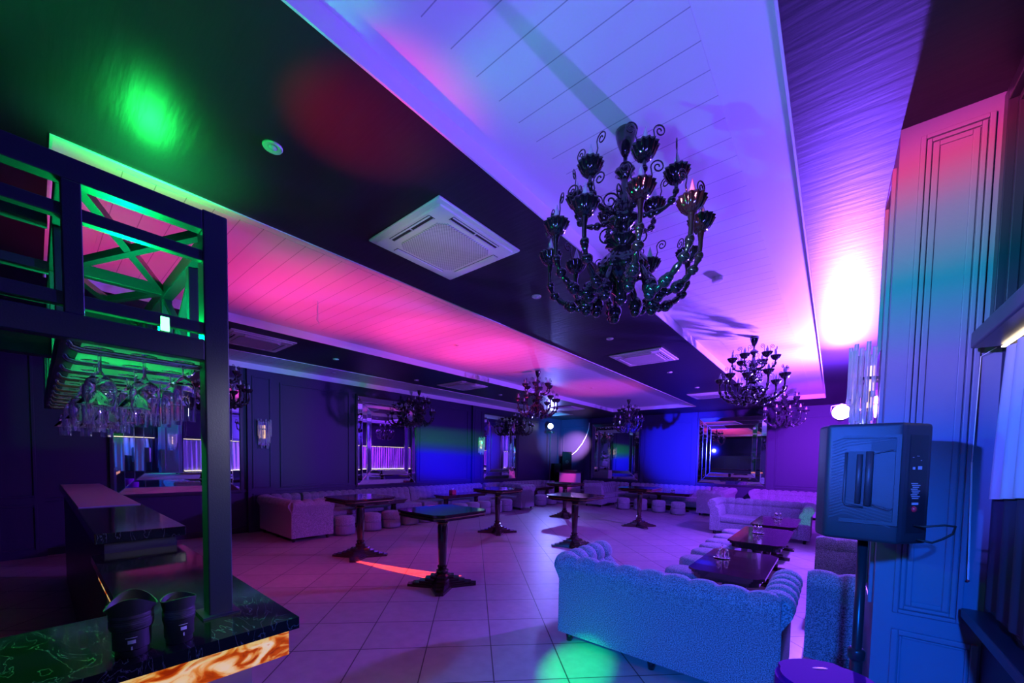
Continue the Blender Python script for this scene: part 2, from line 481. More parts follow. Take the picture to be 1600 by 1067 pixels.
# right-hand pilasters
PILX = .217
for k, (y0, y1) in enumerate(((3.205, 3.864), (10.1, 10.76))):
    struct(MB().box(PILX, XR+.001, y0, y1, 0, H).build('wall_right_pilaster', 'pilaster'))
    mb = MB()
    for g, w in ((0, .022), (.026, .02), (.050, .026)):
        frame_strip(mb, 'y', y0, -1, .300+g, .572-g, .915+g, 3.612-g, w, .022-.006*(g > 0)-.005*(g > .03))
    frame_strip(mb, 'y', y0, -1, .300, .640, .12, .815, .03, .02)
    frame_strip(mb, 'y', y0, -1, .335, .605, .155, .78, .012, .012)
    frame_strip(mb, 'x', PILX, -1, y0+.10, y1-.10, .915, 3.55, .035, .02)
    struct(mb.build('trim_pilaster_moulding', 'pilaster'))

# windows of the right wall: dark framed box above, curtain, lines of warm LED at top and sill
WIN = [(-1.2, 3.10), (3.97, 6.45), (7.3, 9.95), (10.95, 15.2)]
LEDZ, SILZ = 2.335, 1.06
bay = ('window beside the near column', 'window behind the loudspeaker', 'third window bay along the right wall', 'window bay at the far end')
for k, (y0, y1) in enumerate(WIN):
    w = MB().box(XR-.012, XR+.01, y0, y1, 2.40, 3.62)
    frame_strip(w, 'x', XR-.012, -1, y0, y1, 2.40, 3.62, .07, .06); frame_strip(w, 'x', XR-.012, -1, y0+.09, y1-.09, 2.49, 3.53, .03, .035)
    w.box(XR-.13, XR+.01, y0, y1, 2.385, 2.47, .01)
    w.box(XR-.10, XR+.01, y0, y1, SILZ-.08, SILZ-.03, .006)
    fr = struct(w.build(f'window_{k+1}', 'frame'))
    for nm, z in (('led_strip', LEDZ+.045), ('led_strip', SILZ-.03)):
        if k == 0 and z < 2: continue
        MB().box(XR-.03 if z > 2 else XR-.09, XR-.015 if z > 2 else XR-.075, y0+.02, y1-.02, z-.006 if z > 2 else z, z if z > 2 else z+.012).build(nm, 'led_warm', fr)
    if k == 0:
        rows = []
        for iz in range(3):
            rows.append([(XR-.028+.012*math.sin(i*.8), 1.5+1.52*i/70, 2.33-.63*iz) for i in range(71)])
        MB().grid(rows).build('dark_lining', 'lining', fr, True)
    rows = []
    nn = int((y1-y0)/.022)
    for iz in range(15):
        t = iz/14
        z = LEDZ+.0+(SILZ-.0-LEDZ)*t
        row = []
        for i in range(nn+1):
            y = y0+(y1-y0-(.02 if k else .21))*i/nn
            ph = i*.9+.5*math.sin(i*.13)
            x = XR-.055+.018*math.sin(ph)*(1-.35*t)+.01*math.sin(i*.21+3*t)
            if k == 0:   # the near curtain billows into the room at its edge
                e = max(0, 1-(y1-y)/.9)
                x = XR-.045+.012*math.sin(ph)-.012*e*math.sin(PI*.5*t)
                y += .08*e*t
                if y > 1.6: z = LEDZ+(1.60+.08*(1-e)-LEDZ)*t
            row.append((x, y, z))
        rows.append(row)
    cu = MB().grid(rows).build('curtain', 'curtain', smooth=True)
    tag(cu, ('pale curtain at the right edge, hanging in the ', 'pleated curtain in the ', 'long curtain covering the ', 'wide curtain covering the ')[k]+bay[k], 'curtain', 'window curtains')

wd = MB().tube([(.565, 3.165, 1.80), (.58, 3.165, 1.17)], .004, 6).build('curtain_wand', 'white')
MB().sphere((.58, 3.165, 1.165), .007).build('tip', 'red_knob', wd)
tag(wd, 'thin pale curtain wand with a red tip beside the near column', 'curtain wand')
MB().tube([(.565, 3.165, 1.80), (.575, 3.19, 2.36), (.62, 3.15, 2.39)], .002, 5).build('cord', 'white', wd)

# ------------------------------------------------------------------ mirrors
def mirror(label, w, h, loc, rz):
    """faces +x locally, y is width, origin at centre on the wall"""
    t = thing('wall_mirror', label, 'mirror', loc, rz, 'mitred mirrors')
    MB().box(0, .018, -w/2, w/2, -h/2, h/2).build('backing', 'frame', t)
    g = MB(); sm = MB(); f = MB()
    ins = [0, .145, .285, .42]
    def rect(i): return (-w/2+i, w/2-i, -h/2+i, h/2-i)
    tl = (.010, -.008, .006)
    for k in range(3):
        a0, a1, b0, b1 = rect(ins[k]+.006); c0, c1, d0, d1 = rect(ins[k+1]-.004)
        X0, X1 = .022, .022+tl[k]*.6+.004
        for q in (((a0,b0),(a1,b0),(c1,d0),(c0,d0)), ((a1,b0),(a1,b1),(c1,d1),(c1,d0)), ((a1,b1),(a0,b1),(c0,d1),(c1,d1)), ((a0,b1),(a0,b0),(c0,d0),(c0,d1))):
            vs = [g.b.verts.new((X0 if j < 2 else X1, y, z)) for j, (y, z) in enumerate(q)]
            g.b.faces.new(vs)
        # bevel seams along the outside of every band and at its mitres
        e0, e1, f0, f1 = rect(ins[k+1])
        for p, q in (((e0,f0),(e1,f0)), ((e1,f0),(e1,f1)), ((e1,f1),(e0,f1)), ((e0,f1),(e0,f0))):
            sm.bar((.026, *p), (.026, *q), .011)
        for p, q in (((a0,b0),(c0,d0)), ((a1,b0),(c1,d0)), ((a1,b1),(c1,d1)), ((a0,b1),(c0,d1))):
            sm.bar((.026, *p), (.026, *q), .011)
    e0, e1, f0, f1 = rect(ins[3]+.008)
    g.b.faces.new([g.b.verts.new((.024, y, z)) for y, z in ((e0,f0),(e1,f0),(e1,f1),(e0,f1))])
    g.build('mirror_glass', 'mirror', t)
    sm.build('facet_strips', 'bevel', t)
    frame_strip(f, 'x', .0, 1, -w/2-.05, w/2+.05, -h/2-.05, h/2+.05, .05, .05)
    f.build('frame', 'frame', t)
    return t
MZ = (.95+3.46)/2
mh = 2.49
mirror('mitred wall mirror reflecting curtains, behind the bar post', 2.0, mh, (XL, 1.92, MZ), 0)
mirror('mitred wall mirror over the long left sofa, between the two sconces', 1.97, mh, (XL, 6.70, MZ), 0)
mirror('narrow-looking mitred mirror on the left wall past the second sconce', 1.95, mh, (XL, 11.78, MZ), 0)
mirror('mitred mirror on the back wall behind the far middle chandelier', 2.2, mh, (-7.53, YB, MZ-.03), -PI/2)
mirror('mitred mirror on the back wall to the right, reflecting the bar', 2.2, mh, (-2.97, YB, MZ), -PI/2)

# ------------------------------------------------------------------ wall sconces
def sconce(label, loc, rz):
    t = thing('wall_sconce', label, 'wall sconce', loc, rz, 'crystal wall sconces')
    MB().box(0, .02, -.12, .12, -.26, .28, .005).build('back_plate', 'chrome', t)
    MB().tube([(.05, 0, -.1), (.05, 0, .2)], .018, 8).build('lamp', 'amber', t)
    MB().lathe([(.02, -.02), (.085, 0), (.085, .02), (.02, .03)], 14, (.075, 0, .10)).build('collar', 'chrome', t)
    for tier, (r, z0, z1, nn) in enumerate(((.105, -.02, .30, 11), (.085, -.17, .02, 9), (.06, -.30, -.12, 6))):
        for i in range(nn):
            a = -PI*.62+PI*1.24*i/(nn-1)
            j = .035*(i % 2)
            MB().tube([(.075+r*math.cos(a)*.8, r*math.sin(a)*1.25, z0-j), (.075+r*math.cos(a)*.8, r*math.sin(a)*1.25, z1+j)], .013, 6).build('crystal_rod', 'crystal', t)
    return t
sc0 = sconce('crystal rod sconce on the left wall pilaster near the bar post', (XL+.09, 3.37, 2.25), 0)
index_kids()
dup(sc0, 'green-lit crystal sconce farther along the left wall', (XL+.09, 10.55, 2.24))
dup(sc0, 'large-looking crystal rod sconce on the column above the loudspeaker', (PILX, 3.56, 2.235), PI)

# ------------------------------------------------------------------ chandeliers
def chandelier(label, loc):
    t = thing('chandelier', label, 'chandelier', loc, 0, 'black glass chandeliers')
    # origin at the ceiling
    MB().lathe([(.018, -.15), (.03, -.13), (.05, -.08), (.062, -.035), (.066, -.01), (.05, 0)], 18).build('canopy', 'chandelier', t, True)
    st = [(.012, -.14), (.012, -.20), (.05, -.23), (.06, -.255), (.03, -.28), (.018, -.30), (.022, -.36), (.045, -.42), (.06, -.47), (.03, -.50),
          (.075, -.52), (.095, -.545), (.055, -.58), (.025, -.60), (.03, -.64), (.10, -.66), (.11, -.675), (.05, -.70), (.06, -.73), (.11, -.77), (.14, -.81), (.15, -.86), (.10, -.90), (.05, -.94), (.06, -.97), (.03, -1.0), (.035, -1.03), (.012, -1.06)]
    MB().lathe(st[::-1], 32, mod=lambda a, k: 1+.12*math.cos(8*a)).build('stem', 'chandelier', t, True)
    def curl(c, dirv, r, turns=1.6, h=.0, flip=1):
        pts = []
        d = Vector(dirv).normalized()
        for i in range(26):
            s = i/25
            a = s*turns*2*PI
            rr = r*(1-.82*s)
            pts.append(Vector(c)+d*flip*(r-rr*math.cos(a))+Vector((0, 0, 1))*(rr*math.sin(a)))
        return pts
    cups = MB; 
    def arm(ang, R, z_root, z_low, z_cup, r_root):
        ca, sa = math.cos(ang), math.sin(ang)
        P = lambda r, z: (r*ca, r*sa, z)
        if R > .4: ctrl = [(r_root, z_root), (.15, z_root-.10), (.235, z_low), (.32, z_low+.015), (R-.035, z_low+.10), (R, z_low+.20), (R, z_cup)]
        else: ctrl = [(r_root, z_root), (r_root+.25*(R-r_root), z_low+.25*(z_root-z_low)), (r_root+.5*(R-r_root), z_low), (r_root+.80*(R-r_root), z_low+.02), (R-.01, z_low+.07), (R, z_low+.6*(z_cup-z_low)), (R, z_cup)]
        pts = []; rad = []
        nseg = 30
        for i in range(nseg+1):
            s = i/nseg*(len(ctrl)-1); k = min(int(s), len(ctrl)-2); f = s-k
            p0 = ctrl[max(k-1, 0)]; p1 = ctrl[k]; p2 = ctrl[k+1]; p3 = ctrl[min(k+2, len(ctrl)-1)]
            q = [0.5*((2*p1[j])+(-p0[j]+p2[j])*f+(2*p0[j]-5*p1[j]+4*p2[j]-p3[j])*f*f+(-p0[j]+3*p1[j]-3*p2[j]+p3[j])*f**3) for j in (0, 1)]
            pts.append(P(*q)); rad.append((.011 if R < .4 else .013)*(1+.75*max(0, math.sin(i/nseg*PI*11))**2))
        a = MB().tube(pts, rad, 8)
        # glass knobs strung on the arm
        if R > .4:
            for s, rr, sq in ((.14, .034, 1), (.30, .046, 1.15), (.345, .040, .9), (.50, .036, 1), (.56, .030, 1), (.68, .034, .8), (.80, .026, 1)):
                a.sphere(pts[int(s*nseg)], rr, (1, 1, sq), 9, 7)
            q = Vector(pts[int(.32*nseg)]); a.sphere(q+Vector((0, 0, -.045)), .034, (1, 1, 1), 9, 7)
        else:
            for s, rr in ((.35, .026), (.62, .026), (.8, .02)): a.sphere(pts[int(s*nseg)], rr, (1, 1, .9), 8, 6)
        ao = a.build('arm', 'chandelier', t, True)
        cx, cy = R*ca, R*sa
        mod = lambda an, k: 1+(0, .02, .05, .06, .09, .10, .05, 0, 0)[k]*math.cos(14*an)
        MB().lathe([(.012, -.04), (.030, -.034), (.048, -.018), (.060, .004), (.068, .026), (.073, .036), (.066, .043), (.035, .022), (.010, .02)], 70, (cx, cy, z_cup), mod).build('cup', 'chandelier', ao, True)
        MB().lathe([(.011, .02), (.017, .055), (.019, .078), (.012, .105), (.004, .130), (.001, .142)], 10, (cx, cy, z_cup)).build('bulb', 'bulb', ao, True)
        sc = MB()
        tv = Vector((-sa, ca, 0)); rv = Vector((ca, sa, 0))
        sides = []
        for d in (tv, -tv):
            c = Vector((cx, cy, z_cup+.03))+d*.012
            st = [c, c+d*.03+Vector((0, 0, .02)), c+d*.042+Vector((0, 0, .055)), c+d*.034+Vector((0, 0, .095))]
            sides.append(st+curl(st[-1], d, .036, 1.5))
        sc.tube(sides[0][::-1]+sides[1], .004, 5)
        sc.build('scroll', 'chandelier', ao, True)
    for i in range(6): arm(2*PI*i/6+.25, .30, -.50, -.54, -.36, .03)
    for i in range(10): arm(2*PI*i/10+.30, .47 if i % 2 else .44, -.78, -1.045 if i % 2 else -1.01, -.70 if i % 2 else -.66, .06)
    # scrolls round the stem
    for i in range(6):
        a = 2*PI*i/6+.6; d = Vector((math.cos(a), math.sin(a), 0)); s = MB()
        s.tube(curl(d*.03+Vector((0, 0, -.42)), d, .055, 1.5)[::-1]+[d*.035+Vector((0, 0, -.5))]+curl(d*.04+Vector((0, 0, -.64)), d, .06, 1.5), .0055, 5)
        s.build('stem_scroll', 'chandelier', t, True)
    return t
CX = (-1.08, -5.36, -9.88)
ch0 = chandelier('large black glass chandelier hanging nearest, under the lilac ceiling panel', (CX[0], 2.37, TZ))
index_kids()
for k, (x, y, lb) in enumerate((
    (CX[0], 7.43, 'black chandelier second along the right ceiling panel'),
    (CX[0], 12.5, 'chandelier with pink glints, last along the right ceiling panel beside the bright lamp'),
    (CX[1], 7.40, 'black chandelier with open arms under the pink ceiling panel, near its middle'),
    (CX[1], 12.58, 'small dark chandelier at the far end of the pink ceiling panel'),
    (CX[2], 2.5, 'chandelier half hidden behind the bar post by the left wall'),
    (CX[2], 7.5, 'dark chandelier in front of the mirror on the left wall'),
    (CX[2], 12.55, 'small chandelier just below and behind the open one, by the far lamp'))):
    c = dup(ch0, lb, (x, y, TZ), .37*k)

# bare wires where a chandelier is missing
wz = MB(); 
wz.tube([(CX[1], 2.42, TZ), (CX[1]+.01, 2.42, TZ-.05), (CX[1]-.015, 2.42, TZ-.10), (CX[1], 2.42, TZ-.17), (CX[1]-.03, 2.42, TZ-.24), (CX[1]+.03, 2.43, TZ-.30)], .004, 6)
wz.tube([(CX[1]+.006, 2.42, TZ), (CX[1]-.01, 2.43, TZ-.06), (CX[1]+.012, 2.42, TZ-.12), (CX[1]-.01, 2.43, TZ-.25), (CX[1]+.0, 2.43, TZ-.31)], .003, 6)
tag(wz.build('hanging_wire', 'white'), 'bare wires hanging from the pink ceiling panel', 'wire')
sd = MB().lathe([(.03, -.05), (.055, -.045), (.06, -.01), (.06, 0)], 20).build('smoke_detector', 'acw', loc=(-1.08, 4.83, TZ))
tag(sd, 'round smoke detector on the lilac ceiling panel', 'smoke detector')

# ------------------------------------------------------------------ air conditioners, downlights
def cassette(label, loc):
    t = thing('ceiling_air_conditioner', label, 'air conditioner', loc, 0, 'ceiling cassette air conditioners')
    w = .48
    p = MB()
    # panel with a bevelled rim and four dark plates standing in for the slots' shade
    p.box(-w, w, -w, w, -.022, 0, .012)
    p.box(-w+.05, w-.05, -w+.05, w-.05, -.036, -.01, .008)
    p.build('panel', 'acw', t)
    oc = .30; cc = .06
    pts = [(-oc+cc, -oc), (oc-cc, -oc), (oc, -oc+cc), (oc, oc-cc), (oc-cc, oc), (-oc+cc, oc), (-oc, oc-cc), (-oc, -oc+cc)]
    g = MB().poly(pts, -.050, -.03)
    gr = g.build('grille', 'grille', t)
    for k in range(4):
        mx = Matrix.Rotation(PI/2*k, 4, 'Z')
        MB().box(-.27, .27, .345, .405, -.0375, -.02, mx=mx).build('slot', 'dark_slot', t)
        lo = MB().box(-.265, .265, .350, .357, -.046, -.034, mx=mx)
        lo.box(-.265, .265, .366 if k in (0, 1) else .388, .40, -.043, -.037, mx=mx)
        lo.box(-.004, .004, .35, .40, -.044, -.036, mx=mx)
        lo.build('louvre', 'acw', t)
    return t
def grille_mat():
    m, nt, b = nodes_of('grille')
    tc = nt.nodes.new('ShaderNodeTexCoord')
    mp = nt.nodes.new('ShaderNodeMapping'); mp.inputs['Scale'].default_value = (70, 70, 70)
    nt.links.new(tc.outputs['Object'], mp.inputs[0])
    ck = nt.nodes.new('ShaderNodeTexChecker'); ck.inputs['Scale'].default_value = 1
    ck.inputs[1].default_value = (.66, .62, .60, 1); ck.inputs[2].default_value = (.36, .34, .33, 1)
    nt.links.new(mp.outputs[0], ck.inputs[0]); nt.links.new(ck.outputs[0], b.inputs['Base Color'])
    b.inputs['Roughness'].default_value = .5
    return m
M['grille'] = grille_mat()
ac0 = cassette('large white ceiling air conditioner nearest, with a square perforated grille', (-2.79, 2.40, H))
index_kids()
for x, y, lb in ((-2.80, 7.2, 'white air conditioner in the dark ceiling strip, second from the near one'),
                 (-2.85, 12.3, 'white air conditioner with a green edge at the far end of the dark ceiling strip'),
                 (-7.66, 2.42, 'pink-lit air conditioner beside the bar post'),
                 (-7.70, 7.25, 'red-edged air conditioner in the left dark ceiling strip'),
                 (-7.75, 12.6, 'dim air conditioner near the far left corner')):
    dup(ac0, lb, (x, y, H))
def downlight(label, loc):
    t = thing('downlight', label, 'downlight', loc, 0, 'recessed downlights')
    MB().lathe([(.030, -.004), (.052, -.012), (.056, -.006), (.056, 0)], 24).build('trim_ring', 'acw', t, True)
    MB().lathe([(.001, -.014), (.022, -.012), (.026, -.004)], 16).build('lens', 'bulb', t, True)
    return t
dl0 = downlight('white downlight nearest, alone in the dark ceiling left of the air conditioner', (-2.795, .99, H))
index_kids()
for x, y, z, lb in ((-2.80, 3.81, H, 'white downlight just beyond the near air conditioner'),
                    (-2.82, 5.81, H, 'small downlight before the second air conditioner'),
                    (-2.82, 8.72, H, 'small downlight just past the second air conditioner'),
                    (-2.82, 10.9, H, 'small downlight before the green-edged air conditioner'),
                    (-7.75, 3.85, H, 'small downlight past the pink-lit air conditioner'),
                    (-8.15, 6.1, H, 'downlight before the red-edged air conditioner'),
                    (-7.85, 8.95, H, 'downlight past the red-edged air conditioner'),
                    (-9.6, 4.7, TZ, 'downlight in the narrow ceiling panel by the left wall, near end'),
                    (-9.6, 9.0, TZ, 'downlight in the narrow ceiling panel by the left wall, farther along'),
                    (-5.36, 4.9, TZ, 'downlight in the pink ceiling panel'),
                    (-5.36, 10.0, TZ, 'downlight in the far half of the pink ceiling panel')):
    dup(dl0, lb, (x, y, z))

# ------------------------------------------------------------------ sofas
def roll_profile(h, th):
    """cross-section from outer foot over the roll to the inner seat line: (outward s, z, bulge weight)"""
    P = [(0, .09, 0), (0, .3, 0), (0, h-.24, 0)]
    c = (-.035, h-.10); r = .10
    for k in range(13):
        a = math.radians(-20+230*k/12)
        P.append((c[0]+r*math.cos(a), c[1]+r*math.sin(a), min(1, max(0, k/3))))
    P += [(-th+.03, h-.22, 1), (-th, .42, 1), (-th, .30, .4), (-th, .09, 0)]
    return P
def padded(mb, prof, length, place, ch=.20, bulge=.028, sub=5):
    nch = max(1, round(length/ch))
    rows = []
    for i in range(nch*sub+1):
        u = length*i/(nch*sub)
        b = bulge*abs(math.sin(PI*i/sub))**.6
        row = []
        for k, (s, z, w) in enumerate(prof):
            a = prof[max(k-1, 0)]; c = prof[min(k+1, len(prof)-1)]
            tx, tz = c[0]-a[0], c[1]-a[1]; L = math.hypot(tx, tz) or 1
            nx, nz = tz/L, -tx/L
            row.append(place(u, s+nx*(b-bulge*.3)*w, z+nz*(b-bulge*.3)*w))
        rows.append(row)
    mb.grid(rows, capends=True, closed=True)
def sofa(label, W_, D_, loc, rz, h=.85, group='channel-backed grey sofas', arms=(1, 1), name='sofa'):
    """local: back along y=0, faces +y, centred in x"""
    t = thing(name, label, 'sofa', loc, rz, group)
    th = .22
    pr = roll_profile(h, th)
    xl, xr = -W_/2, W_/2
    b = MB(); padded(b, pr, W_, lambda u, s, z: (xl+u, -s, z)); b.build('backrest', 'fabric', t, 'auto')
    if arms[0]:
        a = MB(); padded(a, pr, D_-.012, lambda u, s, z: (xl-.006-s, .012+u, z)); a.build('arm', 'fabric', t, 'auto')
    if arms[1]:
        a = MB(); padded(a, pr, D_-.012, lambda u, s, z: (xr+.006+s, .012+u, z)); a.build('arm', 'fabric', t, 'auto')
    x0 = xl+(th-.02 if arms[0] else .02); x1 = xr-(th-.02 if arms[1] else .02)
    MB().box(x0, x1, th-.03, D_-.03, .09, .30, .02).build('seat_base', 'fabric', t)
    k = 2 if x1-x0 < 2.2 else 3
    for i in range(k):
        MB().box(x0+(x1-x0)*i/k+.004, x0+(x1-x0)*(i+1)/k-.004, th-.02, D_-.01, .30, .45, .045).build('seat_cushion', 'fabric', t, True)
    for x in (xl+.09, 0, xr-.09):
        for y in (.07, D_-.09):
            MB().lathe([(.026, 0), (.04, .10)], 10, (x, y, 0)).build('leg', 'black_gloss', t, True)
    return t
sofa('blue-lit sofa in the foreground seen from behind', 1.80, .92, (-1.14, 3.24, 0), 0)
sofa('lilac sofa facing the camera with one arm lit green, beyond the low tables', 2.0, .92, (-1.35, 11.62, 0), PI)
sofa('sofa along the right wall behind the loudspeaker, its arm end lit blue', 2.15, .64, (.50, 5.32, 0), PI/2)
sofa('dim sofa turned away at the left, its side lit magenta', 1.75, .85, (-9.24, 3.24, 0), 0)
sofa('long sofa against the left wall, its near half behind the stools', 3.1, .82, (XL+.13, 5.72, 0), -PI/2, arms=(0, 0))
sofa('long sofa against the left wall, the farther of two', 3.2, .82, (XL+.13, 8.90, 0), -PI/2, arms=(0, 0))
sofa('sofa jutting from the left wall past the third pedestal table, seen end-on', 1.8, .78, (-9.22, 11.42, 0), PI)
sofa('sofa against the left wall in the far corner, lit blue', 2.5, .82, (XL+.13, 13.05, 0), -PI/2, arms=(1, 0))
sofa('sofa on the back wall in the far left corner under the mirror', 1.0, .80, (-8.45, YB-.10, 0), PI, arms=(0, 0))
sofa('sofa standing out from the back wall, its end lit pale blue', 2.5, .74, (-7.50, 14.85, 0), -PI/2)
sofa('long sofa along the back wall between the mirrors', 3.1, .80, (-5.10, YB-.10, 0), PI, arms=(0, 0))
sofa('sofa standing out from the back wall with its back to the right', 2.2, .76, (-2.74, 15.1, 0), PI/2)
sofa('sofa along the back wall at the right, behind the lilac one', 2.3, .80, (-1.0, YB-.10, 0), PI)

# ------------------------------------------------------------------ stools
def stool(label, loc):
    t = thing('round_stool', label, 'stool', loc, 0, 'fringed round stools')
    MB().lathe([(.20, .20), (.225, .21), (.23, .26), (.232, .34), (.222, .385), (.18, .415), (.1, .425), (.001, .428)], 28).build('seat', 'fabric', t, True)
    MB().lathe([(.228, .02), (.236, .06), (.236, .205), (.222, .215)], 56, mod=lambda a, k: 1+.012*math.cos(28*a)).build('fringe', 'fringe', t, True)
    for k in range(3):
        a = 2*PI*k/3+.4
        MB().lathe([(.014, 0), (.02, .03)], 8, (.16*math.cos(a), .16*math.sin(a), 0)).build('foot', 'black_gloss', t)
    return t
ORD = ('first', 'second', 'third', 'fourth', 'fifth', 'sixth', 'seventh', 'eighth', 'ninth')
st0 = None
def stools(pts, what, grp):
    global st0
    for k, (x, y) in enumerate(pts):
        lb = f'{ORD[k]} fringed grey stool {what}'
        if st0 is None:
            st0 = stool(lb, (x, y, 0)); st0['group'] = grp; index_kids()
        else: dup(st0, lb, (x, y, 0), None, grp)
stools([(-1.46, 4.72), (-1.43, 5.25), (-1.46, 5.98), (-1.47, 6.60), (-1.48, 7.12), (-1.50, 7.62), (-1.50, 8.22), (-1.50, 8.95)], 'from the blue sofa along the low tables', 'stools beside the low tables')
stools([(-8.53, 4.42), (-8.58, 5.12), (-8.60, 5.68), (-8.66, 6.28), (-8.70, 6.85)], 'counted from the magenta-lit sofa at the left', 'stools by the left wall')
stools([(-8.6, 8.05), (-8.60, 8.56), (-8.60, 9.07), (-8.57, 9.58), (-8.55, 10.09)], 'in the row under the third pedestal table, leftmost first', 'stools by the left wall, farther row')
stools([(-8.70, 12.35), (-8.66, 13.0), (-8.68, 13.7)], 'in the far left corner, nearest first', 'stools in the far corner')
stools([(-5.95, 13.75), (-5.35, 13.85), (-4.70, 13.85), (-4.02, 13.75)], 'in front of the back wall sofa, leftmost first', 'stools by the back wall')

# ------------------------------------------------------------------ pedestal tables
def clip(w, d, c):
    return [(-w+c, -d), (w-c, -d), (w, -d+c), (w, d-c), (w-c, d), (-w+c, d), (-w, d-c), (-w, -d+c)]
def pedestal(label, loc):
    t = thing('pedestal_table', label, 'table', loc, 0, 'tall pedestal tables')
    tp = MB(); tp.poly(clip(.47, .47, .10), 1.035, 1.06); tp.poly(clip(.445, .445, .095), 1.012, 1.036); tp.poly(clip(.46, .46, .1), .985, 1.013); tp.poly(clip(.40, .40, .09), .965, .986)
    tp.build('tabletop', 'table', t)
    gt = MB(); gt.poly(clip(.463, .463, .1), 1.008, 1.0145); gt.build('edge_trim', 'gold', t)
    c = MB(); c.lathe([(.075, .17), (.085, .19), (.085, .215), (.055, .23), (.065, .25), (.07, .27), (.05, .29), (.052, .32), (.062, .6), (.068, .82), (.062, .86), (.085, .875), (.06, .89), (.078, .91), (.078, .93), (.12, .95), (.14, .97)], 24,
            mod=lambda a, k: 1+(.05*math.cos(12*a) if 7 <= k <= 9 else 0)).build('column', 'table', t, 'auto')
    MB().lathe([(.06, .863), (.088, .872), (.088, .878), (.06, .887)], 24).build('collar', 'gold', t, True)
    b = MB()
    def star(R, r):
        P = []
        for i in range(4):
            a = PI/4+PI/2*i
            ta = Vector((-math.sin(a), math.cos(a)))
            tip = Vector((math.cos(a), math.sin(a)))*R
            P += [tuple(tip-ta*.05), tuple(tip+ta*.05)]
            a2 = a+PI/4
            P.append((r*math.cos(a2), r*math.sin(a2)))
        return P
    b.poly(star(.47, .21), .0, .035); b.poly(star(.40, .19), .035, .055); b.poly(star(.31, .165), .055, .08); b.poly(star(.23, .145), .08, .115); b.poly(star(.16, .11), .115, .15); b.lathe([(.13, .15), (.10, .165), (.08, .175)], 20)
    b.build('base', 'table', t)
    return t
pd0 = pedestal('tall pedestal table nearest, with red laser lines ending at its foot', (-4.17, 3.58, 0))
index_kids()
for x, y, lb in ((-6.48, 3.66, 'tall pedestal table left, the red lines crossing its foot'), (-6.22, 7.05, 'tall pedestal table in the middle left distance, before the end-on sofa'),
                 (-4.08, 7.03, 'tall pedestal table just past the back of the blue sofa'), (-4.05, 10.42, 'tall pedestal table alone in the far middle of the floor'), (-6.42, 10.42, 'tall pedestal table directly behind another, near the far corner')):
    dup(pd0, lb, (x, y, 0))

# ------------------------------------------------------------------ low tables
def low_table(label, loc, w, l, group):
    t = thing('low_table', label, 'table', loc, 0, group)
    tp = MB(); tp.poly(clip(w/2, l/2, .09), .628, .652); tp.poly(clip(w/2-.025, l/2-.025, .085), .60, .629); tp.poly(clip(w/2-.05, l/2-.05, .08), .55, .601)
    tp.build('tabletop', 'table', t)
    for s in (-1, 1):
        p = MB()
        y = s*(l/2-.30)
        p.lathe([(.10, .10), (.06, .13), (.055, .2), (.075, .4), (.06, .48), (.10, .55)], 16, (0, y, 0))
        p.build('pedestal', 'table', t, 'auto')
        f = MB(); f.box(-w/2+.08, w/2-.08, y-.06, y+.06, 0, .05, .015).box(-w/2+.18, w/2-.18, y-.05, y+.05, .05, .10, .015); f.build('foot', 'table', t)
    return t
low_table('long dark glossy low table nearest, right behind the blue sofa', (-.82, 5.04, 0), .70, 1.34, 'low tables by the right wall')
low_table('dark glossy low table, middle one of the row by the right wall', (-.82, 7.22, 0), .70, 1.70, 'low tables by the right wall')
low_table('dark glossy low table at the feet of the lilac sofa', (-.82, 9.22, 0), .70, 1.62, 'low tables by the right wall')
low_table('dark low table by the left wall behind the first stools', (-9.12, 5.6, 0), .62, 1.6, 'low tables by the left wall')
low_table('dark low table by the left wall holding a red box', (-9.12, 8.6, 0), .62, 1.9, 'low tables by the left wall')
low_table('dark low table in the far left corner', (-9.25, 13.2, 0), .5, 1.4, 'low tables by the left wall')
low_table('dark low table before the back wall sofa', (-5.0, 14.75, 0), 2.3, .6, 'low tables by the back wall')
# sets on the tables
def caddy(label, loc):
    t = thing('glass_caddy', label, 'caddy', loc, 0, 'small glass table sets')
    MB().lathe([(.05, 0), (.085, .004), (.09, .012), (.05, .010)], 20).build('tray', 'chrome', t, True)
    for k in range(3):
        a = 2*PI*k/3
        c = (.048*math.cos(a), .048*math.sin(a), .01)
        j = MB().lathe([(.022, 0), (.028, .02), (.026, .06), (.018, .08)], 14, c).build('jar', 'glass', t, True)
        MB().lathe([(.02, .078), (.022, .085), (.012, .10), (.004, .108), (.001, .11)], 12, c).build('lid', 'chrome', j, True)
    MB().tube([(0, 0, .01), (0, 0, .14), (.012, 0, .16), (0, 0, .175), (-.012, 0, .16), (0, 0, .14)], .003, 6).build('handle', 'chrome', t)
    return t
ca0 = caddy('small glass condiment caddy on the nearest low table', (-.98, 5.12, .653))
index_kids()
dup(ca0, 'small glass condiment caddy on the middle low table', (-.90, 7.35, .653), .8)
dup(ca0, 'small glass condiment caddy on the low table before the lilac sofa', (-.85, 9.6, .653), .3)
dup(ca0, 'tiny glass caddy on the low table before the back wall', (-4.5, 14.7, .653), .5)
bx = thing('napkin_box', 'red napkin box with a white napkin on the left low table', 'napkin box', (-9.1, 8.2, .653))
MB().box(-.08, .08, -.08, .08, 0, .13, .012).build('box', 'red_box', bx)
MB().lathe([(.005, .125), (.03, .16), (.05, .19), (.02, .185)], 9).build('napkin', 'white', bx)

